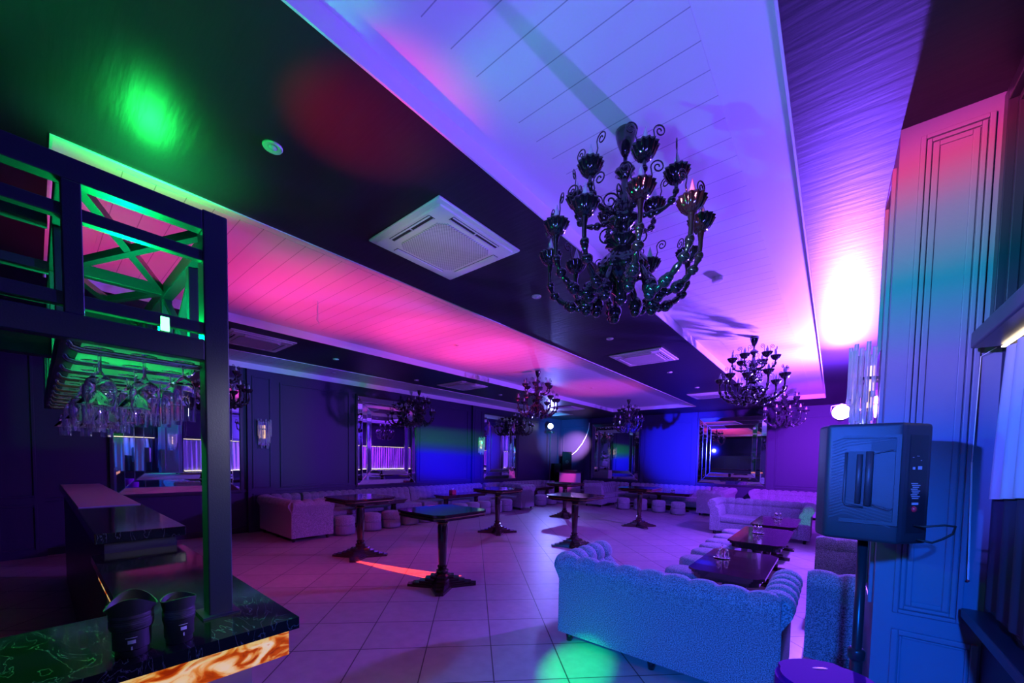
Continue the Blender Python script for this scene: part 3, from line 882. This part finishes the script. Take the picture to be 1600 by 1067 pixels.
# ------------------------------------------------------------------ the bar
BZ = 1.20
bc = thing('bar_counter', 'black marble bar counter with a lit onyx band in the foreground', 'bar counter', (0, 0, 0))
def lshape(x0, x1, xi, y0, y1, yi, z0, z1):
    """strip along x at yi..y1 and strip along y at xi..x1"""
    return MB().poly([(x0, yi), (xi, yi), (xi, y0), (x1, y0), (x1, y1), (x0, y1)], z0, z1)
lshape(-3.16, -1.45, -1.95, -2.6, .585, .185, BZ-.04, BZ).build('marble_top', 'marble', bc)
lshape(-3.15, -1.475, -1.93, -2.58, .560, .21, BZ-.135, BZ-.04).build('onyx_band', 'onyx', bc)
lshape(-3.14, -1.56, -1.9, -2.5, .47, .24, .08, BZ-.135).build('body', 'grey_top', bc)
lshape(-3.12, -1.62, -1.9, -2.45, .42, .25, 0, .08).build('plinth', 'frame', bc)
rb = thing('raised_counter', 'raised black marble counter beyond the bar, with a flat lilac far end', 'counter', (0, 0, 0))
MB().box(-8.15, -3.165, .20, .60, BZ+.055, BZ+.115, .004).build('marble_top', 'marble', rb)
MB().box(-8.12, -4.72, .215, .585, BZ+.1155, BZ+.122).build('grey_runner', 'grey_top', rb)  # plate standing in for the ceiling's reflection in the marble
MB().box(-8.1, -3.2, .24, .56, .0, BZ+.055).build('body', 'frame', rb)
bb = thing('back_bar_cabinet', 'dark panelled back bar cabinet at the left edge', 'cabinet', (-5.6, -1.55, 0))
MB().box(-1.9, 1.9, -.35, .25, 0, 2.3, .01).build('body', 'frame', bb)
for k in range(4):
    mb = MB(); x0 = -1.86+.93*k
    frame_strip(mb, 'y', .25, 1, x0, x0+.90, 1.25, 2.2, .05, .02); frame_strip(mb, 'y', .25, 1, x0, x0+.90, .1, 1.1, .05, .02)
    mb.build('door', 'steel', bb)
MB().box(-1.95, 1.95, -.35, .45, 1.14, 1.19, .006).build('marble_shelf', 'marble', bb)

# canopy frame of square steel tube over the bar
cf = thing('bar_canopy', 'dark blue steel canopy frame with braces above the bar', 'canopy', (0, 0, 0))
E0 = EYE
zb0, zb1, zt0, zt1 = E0+.318, E0+.388, E0+.752, E0+.815
X0 = -1.67
yN, yF = .075, .41     # near and far beams of the long run
XE = -4.6
p = MB().box(X0-.072, X0, .376, .446, BZ, zt1+.005, .004).build('post', 'steel', cf)
MB().box(X0-.10, X0+.02, .355, .465, BZ, BZ+.008).build('foot_plate', 'steel', p)
fb = MB()
fb.box(X0-.05, X0, -2.4, .376, zt0, zt1, .003)
fb.build('top_beam', 'steel', cf)
MB().box(X0-.05, X0, -2.4, .376, zb0, zb1, .003).build('bottom_beam', 'steel', cf)
for z0, z1 in ((E0+.650, E0+.685), (E0+.408, E0+.445)):
    MB().box(X0-.035, X0-.003, -2.4, .376, z0, z1, .003).build('rail', 'steel', cf)
for y in (.081, -.55, -1.2, -1.9):
    MB().box(X0-.045, X0-.0, y-.02, y+.02, zb1, zt0, .003).build('upright', 'steel', cf)
# long run away from the room: beams, uprights and crossed braces
for y in (yN, yF+.02):
    MB().box(XE, X0-.05, y-.022, y+.022, zt0, zt1-.005, .003).build('long_beam', 'steel', cf)
    MB().box(XE, X0-.05, y-.022, y+.022, zb0, zb1, .003).build('long_beam', 'steel', cf)
    for x in (-2.06, -2.58, -3.1, -3.62, -4.14, -4.58):
        MB().box(x-.02, x+.02, y-.02, y+.02, zb1, zt0, .003).build('upright', 'steel', cf)
xb = [-1.74, -2.55, -3.3, -4.05, -4.58]
for a, b in zip(xb, xb[1:]):
    for z in (zt0+.03,):
        MB().box(b-.02, b+.02, yN+.02, yF, z-.025, z+.025, .003).build('cross_bar', 'steel', cf)
        MB().bar((a, yN+.02, z), (b, yF, z), .028).build('brace', 'steel', cf)
        MB().bar((a, yF, z-.002), (b, yN+.02, z-.002), .028).build('brace', 'steel', cf)
for a, b in zip([-2.06, -2.58, -3.1, -3.62], [-2.58, -3.1, -3.62, -4.14]):
    MB().bar((a, yF+.02, zb1), (b, yF+.02, zt0), .022).build('brace', 'steel', cf)
    MB().bar((a, yF+.021, zt0), (b, yF+.021, zb1), .022).build('brace', 'steel', cf)
# back face of the run along the counter
for z0, z1 in ((zb0, zb1), (E0+.50, E0+.53), (E0+.60, E0+.63), (zt0, zt1-.004)):
    MB().box(-2.1, -2.05, -2.4, yN-.03, z0, z1, .003).build('rail', 'steel', cf)
for y in (-.3, -.9, -1.6): MB().box(-2.1, X0-.05, y-.02, y+.02, zt0, zt1-.006, .003).build('cross_bar', 'steel', cf)
MB().box(XE+.02, X0-.09, yN+.024, yF-.004, zb0+.012, zb0+.022).build('frosted_shelf', 'frosted', cf)
# hanging rails for stemware: bent chrome tube along y, two per row of glasses
RZ = E0+.300
rails = []
NR = 11
for k in range(NR):
    x = -1.735-.245*k
    g = MB()
    for s in (-1, 1):
        xx = x+s*.022
        g.tube([(xx, yN-.005, zb0+.02), (xx, yN-.005, RZ+.02), (xx, yN+.003, RZ+.005), (xx, yN+.02, RZ), (xx, yF-.03, RZ), (xx, yF-.012, RZ+.006), (xx, yF-.006, RZ+.02), (xx, yF-.006, zb0+.02)], .006, 6)
    g.build('glass_rail', 'chrome', cf, True)
# green LED lamp clipped to the bottom beam
gl = thing('green_lamp', 'small glowing green lamp on the canopy beam', 'lamp', (X0-.02, .275, E0+.415))
MB().box(-.02, .012, -.012, .012, -.03, .022, .003).build('housing', 'plastic_smooth', gl)
MB().box(.012, .018, -.011, .011, -.024, .020, .002).build('lamp_face', 'green_lamp', gl)
lamp('green_lamp_up', 'SPOT', (-3.60, .54, 3.36), (.015, 1, .12), 60, (-3.56, .55, H), 136, .5, .05)  # added spot floating below the ceiling for the green pool, away from the lamp
lamp('green_lamp_glow', 'POINT', (X0-.42, .24, E0+.47), (.0, 1, .14), 50, radius=.03)
lamp('bar_work_light', 'SPOT', (.25, 1.3, 2.1), (.9, .85, 1), 60, (-1.75, .38, 1.62), 30, 1, .06)
lamp('green_lamp_down', 'SPOT', (X0-.22, .17, E0+.29), (.02, 1, .10), 45, (-1.75, .22, BZ), 110, .9, .02)

lamp('stemware_light', 'SPOT', (-.9, 1.9, 2.3), (.75, .5, 1), 70, (-2.3, .25, 2.0), 34, .9, .05)  # added spot without a fixture, makes highlights on the glasses

# stemware
def wine_glass(kind):
    """inverted: foot up at z=0, bowl below"""
    if kind == 'wine': pr = [(.033, 0), (.030, -.003), (.006, -.008), (.004, -.02), (.004, -.065), (.010, -.075), (.030, -.092), (.0375, -.118), (.036, -.15), (.030, -.182)]
    elif kind == 'martini': pr = [(.035, 0), (.032, -.003), (.006, -.008), (.004, -.02), (.004, -.085), (.012, -.095), (.050, -.15)]
    else: pr = [(.030, 0), (.028, -.003), (.006, -.008), (.005, -.02), (.005, -.045), (.016, -.056), (.028, -.08), (.031, -.12), (.030, -.20)]
    tin = [(max(r-.0016, .0008), z+(.0012 if i < 3 else 0)) for i, (r, z) in enumerate(pr)]
    stem_i = 4
    mb = MB()
    prof = pr + [(r-.0014, z) for r, z in pr[:stem_i+1:-1]] + [(.0006, pr[stem_i+1][1]-.006)]
    mb.lathe(prof[::-1], 20, cap=True)
    return mb
gproto = {}
LBL = {'wine': 'inverted wine glass', 'martini': 'inverted martini glass', 'flute': 'inverted tall beer glass'}
for k in range(NR):
    kind = ('wine', 'martini', 'flute', 'wine')[k % 4] if k > 0 else 'wine'
    x = -1.735-.245*k
    cnt = 3
    for j in range(cnt):
        kd = kind
        if k == 0 and j == 2: kd = 'flute'
        if k == 1 and j == 2: kd = 'flute'
        y = yN+.065+.10*j+(.008*((k*7+j*3) % 3-1))
        side = ('at the near end', 'in the middle', 'at the post end')[j]
        lb = f'{LBL[kd]} hanging {side} of the {("front" if k == 0 else ("second","third","fourth","fifth","sixth","seventh","eighth","ninth","tenth","eleventh","twelfth","thirteenth","fourteenth")[k-1])} canopy rail'
        if kd not in gproto:
            o = wine_glass(kd).build(kd+'_glass' if kd != 'flute' else 'beer_glass', 'glass', None, 'auto'); gproto[kd] = o
        else:
            o = gproto[kd].copy(); COL.objects.link(o)
        o.location = (x, y, RZ+.0105)
        tag(o, lb, 'glass', 'stemware hanging from the canopy')

# two camera lenses on the counter
def cam_lens(label, loc, rz, prof, bands, hood, h):
    t = thing('camera_lens', label, 'camera lens', loc, rz)
    MB().lathe(prof, 36).build('barrel', 'rubber', t, 'auto')
    for z0, z1, r in bands:
        MB().lathe([(r-.003, z0), (r, z0+.002), (r, z1-.002), (r-.003, z1)], 48, mod=lambda a, k: 1+.008*math.cos(40*a)).build('focus_ring', 'rubber_rib', t, True)
    r0, r1, z0, z1, petal = hood
    rows = []
    nA = 48
    for q, (rr, top) in enumerate(((r0, 0), (r1, 1), (r1-.003, 1), (r0-.003, 0))):
        row = []
        for i in range(nA):
            a = 2*PI*i/nA
            zz = z0 if not top else z1-petal*(.5-.5*math.cos(2*a))
            row.append((rr*math.cos(a), rr*math.sin(a), zz))
        rows.append(row)
    mb = MB(); R = [[mb.b.verts.new(p) for p in r] for r in rows]
    for A, B in zip(R, R[1:]+R[:1]):
        for i in range(nA): mb.b.faces.new((A[i], A[(i+1)%nA], B[(i+1)%nA], B[i]))
    mb.build('lens_hood', 'rubber', t, 'auto')
    MB().lathe([(.001, h-.055), (r0-.006, h-.052)], 24).build('front_glass', 'black_gloss', t, True)
    # pale printed marks on the barrel
    pm = MB()
    rr = prof[3][0]+.0006
    for z, a0, a1, hh in ((.042, -.18, .22, .010), (.024, -.02, .06, .010), (.058, -.3, .3, .0015)):
        rows = [[(rr*math.cos(a0+(a1-a0)*i/6), rr*math.sin(a0+(a1-a0)*i/6), zz) for i in range(7)] for zz in (z, z+hh)]
        pm.grid(rows)
    pm.build('printed_marks', 'print', t)
    return t
cam_lens('larger black camera lens with a petal hood on the bar', (-1.532, .165, BZ), -.15,
         [(.034, 0), (.036, .003), (.036, .02), (.041, .024), (.041, .075), (.046, .080), (.046, .125), (.044, .13)],
         [(.083, .105, .0475), (.108, .122, .0475)], (.046, .056, .122, .172, .035), .165)
cam_lens('smaller black camera lens beside the post on the bar', (-1.535, .27, BZ), .1,
         [(.030, 0), (.032, .003), (.032, .015), (.036, .02), (.036, .06), (.038, .065), (.038, .11), (.036, .115)],
         [(.070, .10, .0395),], (.038, .043, .105, .142, .010), .14)

# ------------------------------------------------------------------ loudspeaker on its stand
SPC = Vector((.13, 2.70, 0))
ss = thing('speaker_stand', 'black pole stand under the loudspeaker beside the column', 'speaker stand', (SPC.x, SPC.y, 0))
MB().tube([(0, 0, .10), (0, 0, 1.408)], .021, 16).build('pole', 'plastic_smooth', ss, True)
MB().tube([(0, 0, .08), (0, 0, .78)], .027, 16).build('lower_tube', 'plastic_smooth', ss, True)
MB().lathe([(.03, .76), (.036, .77), (.036, .81), (.03, .82)], 16).build('collar', 'plastic_smooth', ss, True)
for k in range(3):
    a = 2*PI*k/3+1.31
    l = MB().bar((.03*math.cos(a), .03*math.sin(a), .52), (.38*math.cos(a), .38*math.sin(a), .03), .03, .014).build('leg', 'plastic_smooth', ss)
    MB().sphere((.38*math.cos(a), .38*math.sin(a), .022), .021, (1.3, 1.3, 1)).build('rubber_foot', 'rubber', l)
sp = thing('loudspeaker', 'black plastic loudspeaker with a side handle on a pole stand', 'loudspeaker', (SPC.x, SPC.y, 1.412))
# local x: image right, y: away from camera; the box's flank faces -y, its back panel +x
zh = .56
plan = [(-.195, -.09), (-.160, -.195), (.105, -.205), (.118, -.195), (.215, -.075), (.215, .09), (.16, .14), (-.14, .18), (-.195, .12)]
b = MB(); b.poly(plan, 0, zh)
bmesh.ops.bevel(b.b, geom=list(b.b.edges), offset=.018, segments=3, affect='EDGES', profile=.5)
b.build('cabinet', 'plastic', sp, 'auto')
def flank(u, z, d):      # on the flank plane from (-.215,-.185) to (.105,-.20)
    t_ = (u+.215)/.32
    return (-.152+.262*t_, -.1955-.0093*t_-d, z*.9)
def fbox(mb, u0, u1, z0, z1, d0, d1):
    a = [flank(u0, z0, d0), flank(u1, z0, d0), flank(u1, z1, d0), flank(u0, z1, d0)]
    c = [flank(u0, z0, d1), flank(u1, z0, d1), flank(u1, z1, d1), flank(u0, z1, d1)]
    v = [mb.b.verts.new(p) for p in a+c]
    for q in ((0,1,2,3),(7,6,5,4),(0,4,5,1),(1,5,6,2),(2,6,7,3),(3,7,4,0)): mb.b.faces.new([v[i] for i in q])
rim = MB()
for q in ((-.155, .095, .545, .56), (-.155, .095, .095, .115), (.075, .095, .115, .545), (-.155, -.145, .30, .30)):
    if q[2] != q[3]: fbox(rim, *q, -.002, .010)
rim.build('flank_rim', 'plastic', sp)
zz = MB()
for k in range(26):        # slanted ribs of the textured flank
    z = .115+.0165*k
    a, c_ = flank(-.20, z, .001), flank(-.135, z+.028, .001)
    zz.bar(a, c_, .007, .006)
    if z < .20 or z > .47:
        zz.bar(flank(-.135, z+.028, .001), flank(.07, z-.03 if z < .2 else min(z+.06, .545), .001), .006, .005)
zz.build('ribs', 'plastic', sp)
hd = MB(); fbox(hd, -.135, -.035, .185, .475, -.001, .0015); hd.build('handle_recess', 'dark_slot', sp)  # flat dark plate, the recess's shade put in as colour
hd = MB()
q = [(-.028, .205), (.074, .180), (.074, .475), (-.028, .455)]
va = [hd.b.verts.new(flank(u, z, .0)) for u, z in q]; vb = [hd.b.verts.new(flank(u, z, .0045)) for u, z in q]
hd.b.faces.new(vb)
for i in range(4): hd.b.faces.new((va[i], va[(i+1) % 4], vb[(i+1) % 4], vb[i]))
hd.build('side_panel', 'plastic', sp)
hd = MB(); fbox(hd, -.028, .074, .478, .535, -.001, .001); hd.build('side_recess', 'dark_slot', sp)  # dark strips painting the shadow of a recess above and below the panel
hd = MB(); fbox(hd, -.028, .074, .12, .178, -.001, .001); hd.build('side_recess', 'dark_slot', sp)
hd = MB(); loop = [flank(u, z, .006) for u, z in ((-.03, .20), (.06, .172), (.078, .19), (.078, .47), (.06, .482), (-.03, .46), (-.03, .20))]
hd.tube(loop, .004, 6); hd.build('panel_rim', 'plastic', sp, True)
hg = MB()
hg.tube([flank(-.075, .20, .006), flank(-.075, .46, .006)], .011, 8)
hg.tube([flank(-.032, .19, .008), flank(-.032, .475, .008)], .014, 8)
hg.tube([flank(-.135, .47, .004), flank(-.137, .20, .004), flank(-.125, .187, .004), flank(-.05, .18, .004)], .006, 6)
hg.build('handle', 'plastic', sp, True)
# back panel on the slanted plane (.125,-.185)-(.265,-.045)
def bp(u, z, d): return (.118+.097*u+.777*d, -.195+.12*u-.63*d, z*.9)
def bquad(mb, u0, u1, z0, z1, d=.0015):
    mb.b.faces.new([mb.b.verts.new(bp(*q)) for q in ((u0, z0, d), (u1, z0, d), (u1, z1, d), (u0, z1, d))])
q = MB(); bquad(q, .16, .84, .06, .56); q.build('back_plate', 'plastic_smooth', sp)
q = MB()
for a in ((.26, .36, .385, .398), (.46, .62, .385, .402), (.24, .30, .445, .448), (.40, .5, .452, .455), (.55, .6, .43, .433)): bquad(q, *a, .004)
q.build('sockets', 'print', sp)
q = MB()
for i in range(9):
    bquad(q, .24+.03*(i % 3), .50+.05*((i*5) % 3), .312-.0095*i, .316-.0095*i, .004)
bquad(q, .30, .56, .205, .217, .004)
q.build('spec_label', 'print', sp)
q = MB(); q.sphere(bp(.40, .183, .004), .011, (1, 1, 1.3)); q.build('power_switch', 'red_knob', sp, True)
cbl = MB(); cbl.tube([bp(.45, .10, .0), bp(.5, .10, .04), bp(.75, .115, .085), bp(1.0, .11, .10), bp(1.15, .07, .08), bp(1.0, .04, .06), bp(.7, .02, .05), bp(.5, .03, .01)], .005, 6)
cbl.build('power_cable', 'rubber', sp, True)

# rounded magenta-lit case in the bottom corner
rc = thing('equipment_case', 'rounded magenta-lit plastic case at the bottom edge, by the speaker pole', 'case', (.02, 2.32, 0), math.radians(39))
pts = []
for i in range(36):
    a = 2*PI*i/36
    ca, sa = math.cos(a), math.sin(a)
    pts.append((.215*ca, .185*sa))
b = MB(); b.poly(pts, 0, .78); 
bmesh.ops.bevel(b.b, geom=[e for e in b.b.edges if all(v.co.z > .77 for v in e.verts)], offset=.02, segments=4, affect='EDGES')
M['case'] = mat('violet_plastic', (.16, .006, .20), .8, spec=.08)  # magenta light on the plastic is put into its base colour
b.build('body', 'case', rc, 'auto')
MB().sphere((.03, .09, .778), .03, (1.5, .55, .15)).build('handle_recess', 'dark_slot', rc, True)  # dark flattened blob in place of the hollow's shade
lg = MB().sphere((.02, -.07, .779), .042, (1.6, .8, .08)).build('badge', 'white', rc, True)
MB().sphere((.035, -.07, .782), .018, (1.4, .8, .1)).build('badge_pupil', 'rubber', lg, True)

# ------------------------------------------------------------------ lamps that are seen
pl = thing('par_lamp', 'bright violet par lamp glowing above the loudspeaker', 'stage lamp', PAR)
MB().lathe([(.06, -.14), (.12, -.09), (.135, .06), (.14, .065)], 20).build('housing', 'plastic_smooth', pl, 'auto').rotation_euler = (math.radians(78), 0, 0)
lf = MB().lathe([(.001, .066), (.13, .066), (.13, .069), (.001, .069)], 24).build('lamp_face', 'lamp_pink', pl)
lf.rotation_euler = (math.radians(78), 0, 0)
MB().tube([(-.15, 0, 0), (-.15, 0, .14), (0, .05, .17), (.15, 0, .14), (.15, 0, 0)], .008, 6).build('yoke', 'plastic_smooth', pl)
MB().bar((0, .05, .17), (PILX+.08-PAR.x, .82, .13), .03).build('bracket', 'plastic_smooth', pl)

mhd = thing('moving_head_lamp', 'glowing white moving head lamp on a mast in the far left corner', 'stage lamp', (-9.95, 14.80, 0))
MB().tube([(0, 0, .05), (0, 0, 2.95)], .025, 10).build('mast', 'plastic_smooth', mhd)
for k in range(3):
    a = 2*PI*k/3
    MB().bar((0, 0, .5), (.28*math.cos(a), .28*math.sin(a), .02), .03).build('leg', 'plastic_smooth', mhd)
MB().box(-.16, .16, -.12, .12, 2.95, 3.05, .02).build('base', 'plastic_smooth', mhd)
dirv = Vector((0+9.95, 0-14.8, EYE-3.3)).normalized()
hq = dirv.to_track_quat('Z', 'Y')
hh = MB().lathe([(.07, -.18), (.12, -.12), (.14, .08), (.135, .10)], 20).build('head', 'plastic_smooth', mhd, 'auto'); hh.location = (0, 0, 3.28); hh.rotation_euler = hq.to_euler()
lf = MB().lathe([(.001, .101), (.115, .101), (.115, .106), (.001, .106)], 20).build('lamp_face', 'lamp_white', mhd); lf.location = (0, 0, 3.28); lf.rotation_euler = hq.to_euler()
MB().tube([(-.18, 0, 3.05), (-.18, 0, 3.28), (-.14, 0, 3.28)], .02, 8).build('yoke', 'plastic_smooth', mhd)

def cabinet_speaker(label, loc, w, d, h, rz):
    t = thing('floor_loudspeaker', label, 'loudspeaker', loc, rz)
    MB().box(-w/2, w/2, -d/2, d/2, 0, h, .015).build('cabinet', 'matt_black', t)
    for z, r in ((h*.33, w*.36), (h*.78, w*.18)):
        MB().lathe([(.001, .0), (r*.4, .005), (r, .02), (r*1.05, .012)], 24).build('cone', 'rubber', t, True).matrix_local = Matrix.Translation((0, -d/2-.001, z)) @ Matrix.Rotation(PI/2, 4, 'X')
    return t
cabinet_speaker('tall black floor loudspeaker just right of the corner lamp mast', (-9.55, 15.6, 0), .42, .4, 2.15, .6)
cabinet_speaker('squat black loudspeaker behind the corner lamp mast', (-10.02, 15.45, 0), .36, .36, 1.6, 1.0)
dj = thing('disc_jockey_desk', 'pink-lit cloth-fronted desk by the back wall mirror in the far left corner', 'desk', (-8.85, 14.75, 0))
MB().box(-.42, .42, -.2, .2, 0, 1.22, .01).build('cloth_front', 'pinkcloth', dj)
MB().box(-.46, .46, -.23, .23, 1.22, 1.26, .005).build('desk_top', 'frame', dj)
MB().box(-.3, .3, -.12, .12, 1.26, 1.34, .01).build('mixer', 'plastic_smooth', dj)
cb2 = MB().tube([(-8.78, 16.24, 3.5), (-8.80, 16.22, 3.2), (-8.9, 16.2, 2.9), (-9.1, 16.2, 2.55), (-9.4, 16.2, 2.2), (-9.8, 16.2, 1.9)], .012, 6).build('hanging_cable', 'white', None, True)
tag(cb2, 'curved pale cable hanging on the back wall beside the corner lamp', 'cable')
lamp('pink_desk_spot', 'SPOT', (-7.6, 12.6, 3.0), (1, .05, .6), 520, (-8.85, 14.6, .95), 16, .8, .03)
